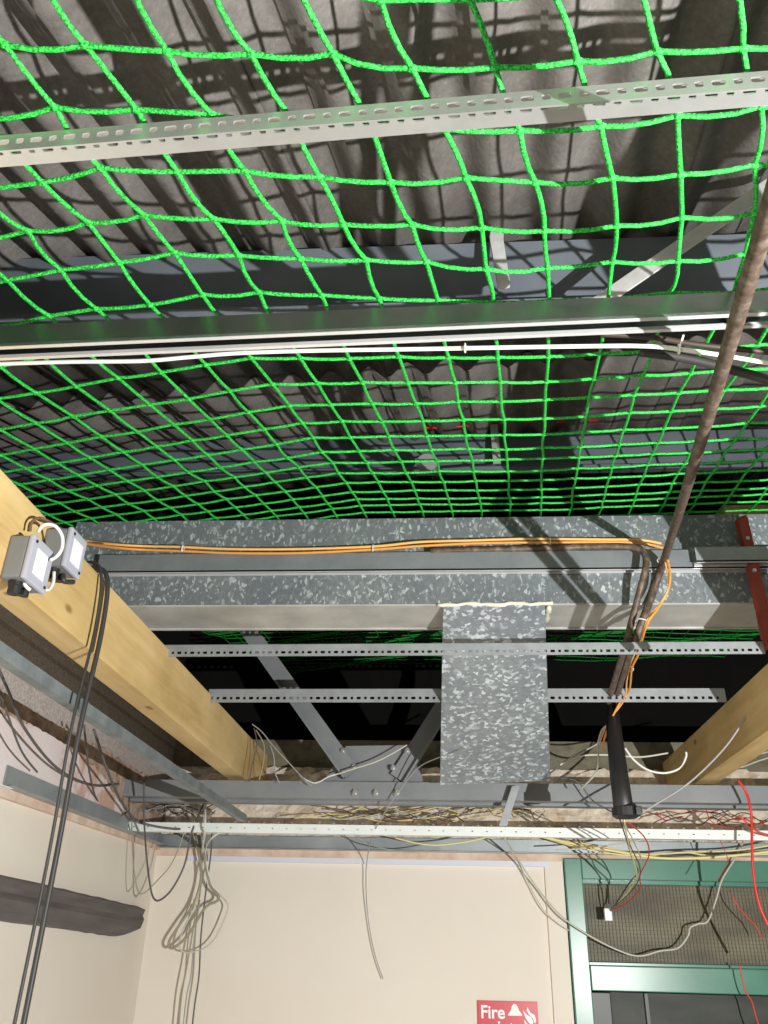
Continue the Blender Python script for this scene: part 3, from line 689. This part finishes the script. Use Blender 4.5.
# thin cables sagging on the left wall
W1 = 'sagging between the ceiling track and the left wall'
cable(px([(-20, 640, 1.35), (0, 692, 1.5), (20, 748, 1.7), (37, 772, 1.85)], 1.5), .0022, 'darkcable', 'thin grey cable hanging in front of the pink plaster, leftmost')
cable(px([(-10, 650, 1.4), (8, 690, 1.55), (25, 729, 1.7), (57, 768, 1.95), (92, 785, 2.2), (118, 784, 2.4)], 1.5), .0030, 'darkcable', 'dark cable sagging in a long curve over the pink plaster to the girder')
cable(px([(84, 725, 1.9), (86, 745, 1.95), (90, 775, 2.1), (97, 800, 2.3), (112, 818, 2.45), (127, 812, 2.5)], 1.5), .0026, 'darkcable', 'dark cable dropping behind the hanging black cables then curving to the corner')
cable(px([(94, 730, 1.9), (103, 758, 2.0), (112, 782, 2.2), (124, 806, 2.4), (140, 822, 2.5), (175, 829, 2.55), (196, 826, 2.6)], 1.5), .0034, 'darkcable', 'thick dark cable curving from the ceiling track to the corner of the white bar')

# loops at the corner
cable(px([(144, 780, 2.4), (144, 815, 2.45), (146, 850), (149, 878), (153, 897), (160, 900), (172, 889), (184, 866), (190, 840), (194, 826), (205, 800, 2.62)], 2.56), .0028, 'darkcable', 'dark cable hanging in a narrow loop near the wall corner')
cable(px([(132, 815, 2.5), (132, 840), (134, 870), (138, 891), (144, 893), (156, 882), (170, 866), (180, 845), (186, 825)], 2.56), .0018, 'olive', 'thin olive-grey wire hanging in a wide loop near the wall corner')
cable(px([(193, 800, 2.6), (193, 830), (199, 855), (201, 878), (194, 903), (180, 924), (169, 942), (173, 948), (188, 935), (205, 908), (217, 901), (218, 895), (210, 885), (205, 862), (202, 835), (206, 800, 2.6)], 2.84), .0042, 'olive', 'thick olive-grey cable twisted in a figure-eight loop below the white bar')
cable(px([(219, 894), (227, 903), (227, 912), (217, 935), (206, 947), (192, 952), (182, 951), (179, 944), (184, 928), (194, 908), (200, 885), (203, 850), (204, 815, 2.6)], 2.84), .0026, 'dirtywhite', 'pale grey cable in an open loop beside the figure-eight cable')
cable(px([(212, 782, 2.62), (206, 800, 2.6), (205, 830, 2.53), (203, 850), (206, 868), (208, 884)], 2.84), .0034, 'whitecable', 'white cable dropping over the white bar at the cable bundle')
cable(px([(224, 830, 2.62), (212, 838, 2.56), (206, 848), (206, 862), (209, 876)], 2.84), .0026, 'whitecable', 'white cable bending down from the right into the bundle')
cable(px([(197, 905), (193, 930), (187, 965), (181, 1000), (177, 1060), (176, 1150)], 2.84), .0026, 'olive', 'olive-grey cable hanging to the bottom, leftmost of the three below the bundle')
cable(px([(200, 900), (194, 940), (191, 975), (186, 1000), (181, 1060), (180, 1150)], 2.84), .0020, 'greycable', 'grey cable hanging to the bottom, middle of the three below the bundle')
cable(px([(212, 820, 2.6), (211, 852), (206, 890), (201, 935), (199, 975), (194, 1010), (190, 1060), (188, 1150)], 2.84), .0024, 'darkcable', 'darker cable hanging to the bottom, rightmost of the three below the bundle')

# thin pale cables near the girder
cable(px([(470, 748, 2.2), (440, 757, 2.3), (418, 768, 2.4), (400, 790, 2.45), (385, 812, 2.48), (373, 835, 2.6), (367, 860, 2.84), (366, 890, 2.87), (369, 925, 2.88), (375, 955, 2.88), (383, 979, 2.88)], 2.5), .0016, 'greycable', 'thin pale wire hanging from the plate down in front of the back wall')
cable(px([(325, 778, 2.48), (350, 770), (380, 760), (407, 745)], 2.46), .0022, 'dirtywhite', 'thin white cable crossing the girder gusset plate')
cable(px([(498, 828, 2.62), (515, 855, 2.8), (535, 885, 2.87), (560, 915), (590, 936), (620, 951), (640, 956), (660, 951), (678, 948), (688, 936), (690, 928), (698, 924), (708, 921), (716, 900), (722, 880), (734, 860), (743, 842), (745, 830, 2.7)], 2.85), .0026, 'dirtywhite', 'white cable swagging across the door transom and back up')
cable(px([(505, 838, 2.6), (518, 862, 2.85), (540, 905), (556, 922), (572, 932)], 2.875), .0018, 'dirtywhite', 'second thin pale wire beside the left end of the swagged white cable')
cable(px([(800, 640, 1.9), (768, 680, 1.95), (752, 706, 2.0), (727, 745, 2.05), (690, 782, 2.1), (653, 806, 2.1), (634, 818, 2.1)], 2.1), .0024, 'greycable', 'pale cable slanting across the right joist to the black pipe')
cable(px([(625, 748), (634, 760), (648, 770), (665, 773), (680, 768), (686, 757), (686, 752)], 2.2), .0027, 'whitecable', 'white cable curling in a hook left of the right joist')
cable(px([(560, 765), (580, 756), (610, 755), (640, 757), (668, 753)], 2.3), .0024, 'dirtywhite', 'pale cable running level behind the black pipe')
cable(px([(580, 790, 2.4), (597, 770), (598, 745), (602, 730), (608, 725)], 2.2), .0024, 'whitecable', 'white cable rising left of the black pipe')
cable(px([(548, 775, 2.4), (570, 758), (590, 748), (600, 742)], 2.3), .0024, 'greycable', 'grey cable slanting up to the black pipe from the plate')
cable(px([(560, 778, 2.44), (578, 782, 2.44), (592, 800, 2.44), (612, 812, 2.4), (620, 816, 2.2)], 2.4), .0020, 'darkcable', 'dark wire curving under the girder to the black pipe collar')
cable(px([(800, 745), (768, 752), (748, 757), (735, 762)], 2.6), .0022, 'dirtywhite', 'upper pale cable right of the right joist end')
cable(px([(800, 752), (768, 758), (745, 766), (738, 768)], 2.6), .0022, 'dirtywhite', 'lower pale cable right of the right joist end')
# wires round the left joist end
for pts, c_, l in (
    ([(252, 724), (262, 732), (275, 748), (290, 764), (303, 778), (312, 786)], 'greycable', 'pale cable leaving the left joist top and slanting down to the girder'),
    ([(254, 728), (257, 745), (252, 765), (249, 782)], 'darkcable', 'dark wire hanging down the end of the left joist'),
    ([(256, 730), (264, 745), (263, 765), (259, 780)], 'olive', 'olive wire looping behind the left joist end'),
    ([(270, 745), (274, 757), (275, 772), (280, 784)], 'greycable', 'grey wire dropping beside the left joist end'),
    ([(300, 776), (315, 783), (330, 776), (345, 772)], 'whitecable', 'short white wire curling above the girder near the gusset')):
    cable(px(pts, 2.47 if 'joist top' not in l else 2.46), .0018, c_, l, 'thin_wire', 'wire')
# red cables
cable(px([(738, 780, 2.42), (746, 792, 2.42), (751, 812), (752, 845), (753, 870), (758, 900), (768, 925), (790, 965)], 2.44), .0037, 'red', 'thick red cable dropping from the girder at the far right')
cable(px([(739, 815), (746, 822), (755, 830), (768, 835), (800, 842)], 2.46), .0030, 'red', 'red cable slanting right above the white bar')
cable(px([(733, 895), (737, 905), (748, 918), (755, 925), (762, 938)], 2.8), .0018, 'red', 'thin red wire end hanging before the transom glass')
cable(px([(740, 965), (742, 978), (746, 992), (752, 1002), (757, 1020), (765, 1040)], 2.8), .0020, 'red', 'thin red wire hanging below the transom rail')
cable(px([(720, 840), (728, 860), (725, 868), (718, 880)], 2.6), .0012, 'darkred', 'thin dark red wire over the green door head')
cable(px([(706, 810), (712, 822), (728, 828), (742, 826)], 2.55), .0014, 'darkred', 'dark red wire curling above the white bar near the red cable')
# yellow cables behind the white bar
for i, pts in enumerate(([(535, 835), (575, 844), (620, 852), (660, 858), (700, 858), (740, 855), (800, 848)], [(520, 833), (560, 840), (600, 846), (640, 854), (690, 852), (740, 850), (800, 840)],
                         [(545, 838), (590, 850), (640, 856), (680, 852), (720, 856), (800, 852)])):
    cable(px(pts, 2.74+.02*i), .0040 if i == 0 else .0026, 'yellow', ('thick pale yellow cable running level over the green door head', 'upper thin yellow cable above the green door head', 'lower thin yellow cable above the green door head')[i])
cable(px([(395, 838), (430, 845), (465, 842), (500, 834)], 2.7), .0022, 'yellow', 'pale yellow wire sagging below the white bar left of the plate')
cable(px([(352, 833), (375, 846), (410, 852), (440, 848)], 2.7), .0016, 'greycable', 'thin grey wire sagging below the white bar')
cable(px([(556, 850), (590, 848), (630, 842), (670, 834)], 2.68), .0020, 'dirtywhite', 'pale wire slanting behind the white bar above the door')
# tangle above the white bar
rr = random.Random(21)
def tangle(x0, x1, y0, y1, n, Y, cols, labels, grp):
    for i in range(n):
        a = rr.uniform(x0, x1-30); L = rr.uniform(35, 110); b = min(x1, a+L); pts = []; k = 5
        ya, yb = rr.uniform(y0, y1), rr.uniform(y0, y1)
        for j in range(k+1): pts.append((a+(b-a)*j/k, ya+(yb-ya)*j/k+rr.uniform(-5, 5), Y+rr.uniform(-.03, .03)))
        c_ = cols[i % len(cols)]
        cable(px(pts, Y), rr.uniform(.0012, .0022), c_, labels[c_], 'thin_wire', 'wire', grp[c_], 5)
tangle(285, 545, 806, 821, 22, 2.78, ['darkcable', 'yellow', 'brown', 'dirtywhite'],
       {'darkcable': 'dark thin wire in the tangle between girder and white bar, left of the plate', 'yellow': 'pale yellow thin wire in the tangle between girder and white bar', 'brown': 'brown thin wire in the tangle between girder and white bar, left of the black pipe', 'dirtywhite': 'off-white thin wire in the tangle between girder and white bar'},
       {'darkcable': 'dark wires tangled above the white bar', 'yellow': 'yellow wires tangled above the white bar', 'brown': 'brown wires tangled above the white bar', 'dirtywhite': 'off-white wires tangled above the white bar'})
tangle(118, 215, 782, 825, 14, 2.66, ['blackcable', 'greycable'],
       {'blackcable': 'black thin wire in the tangle at the left wall corner', 'greycable': 'grey thin wire in the tangle at the left wall corner'},
       {'blackcable': 'black wires tangled at the wall corner', 'greycable': 'grey wires tangled at the wall corner'})
tangle(640, 768, 808, 824, 8, 2.7, ['darkred', 'brown2'.replace('2', '')],
       {'darkred': 'thin dark red wire in the tangle above the white bar at right', 'brown': 'thin brown wire in the tangle above the white bar at right'},
       {'darkred': 'dark red wires above the bar at right', 'brown': 'brown wires above the bar at right'})

# ---------------------------------------------------------------- light
def lamp(kind, loc, energy, size, col, target=None):
    l = bpy.data.lights.new('work_and_fill_light', kind); l.energy = energy; l.color = col
    if kind == 'AREA': l.size = size
    else: l.shadow_soft_size = size
    o = bpy.data.objects.new('work_and_fill_light', l); COL.objects.link(o); o.location = loc
    if target: o.rotation_euler = (Vector(target)-Vector(loc)).to_track_quat('-Z', 'Y').to_euler()
    return o
lamp('POINT', (.92, .0, 2.06), 235, .004, (1, .985, .95))
lamp('AREA', (.3, -1.4, 1.1), 5, 1.2, (1, .97, .93), (0, 2.9, 2.3))  # added fill light without a fixture, lifts the shaded wall top
w = bpy.data.worlds.new('world'); S.world = w; w.use_nodes = True
w.node_tree.nodes['Background'].inputs[0].default_value = (.5, .55, .5, 1); w.node_tree.nodes['Background'].inputs[1].default_value = .008
S.view_settings.view_transform = 'Standard'; S.view_settings.look = 'None'; S.view_settings.gamma = 1; S.view_settings.exposure = 0
S.view_settings.use_curve_mapping = False
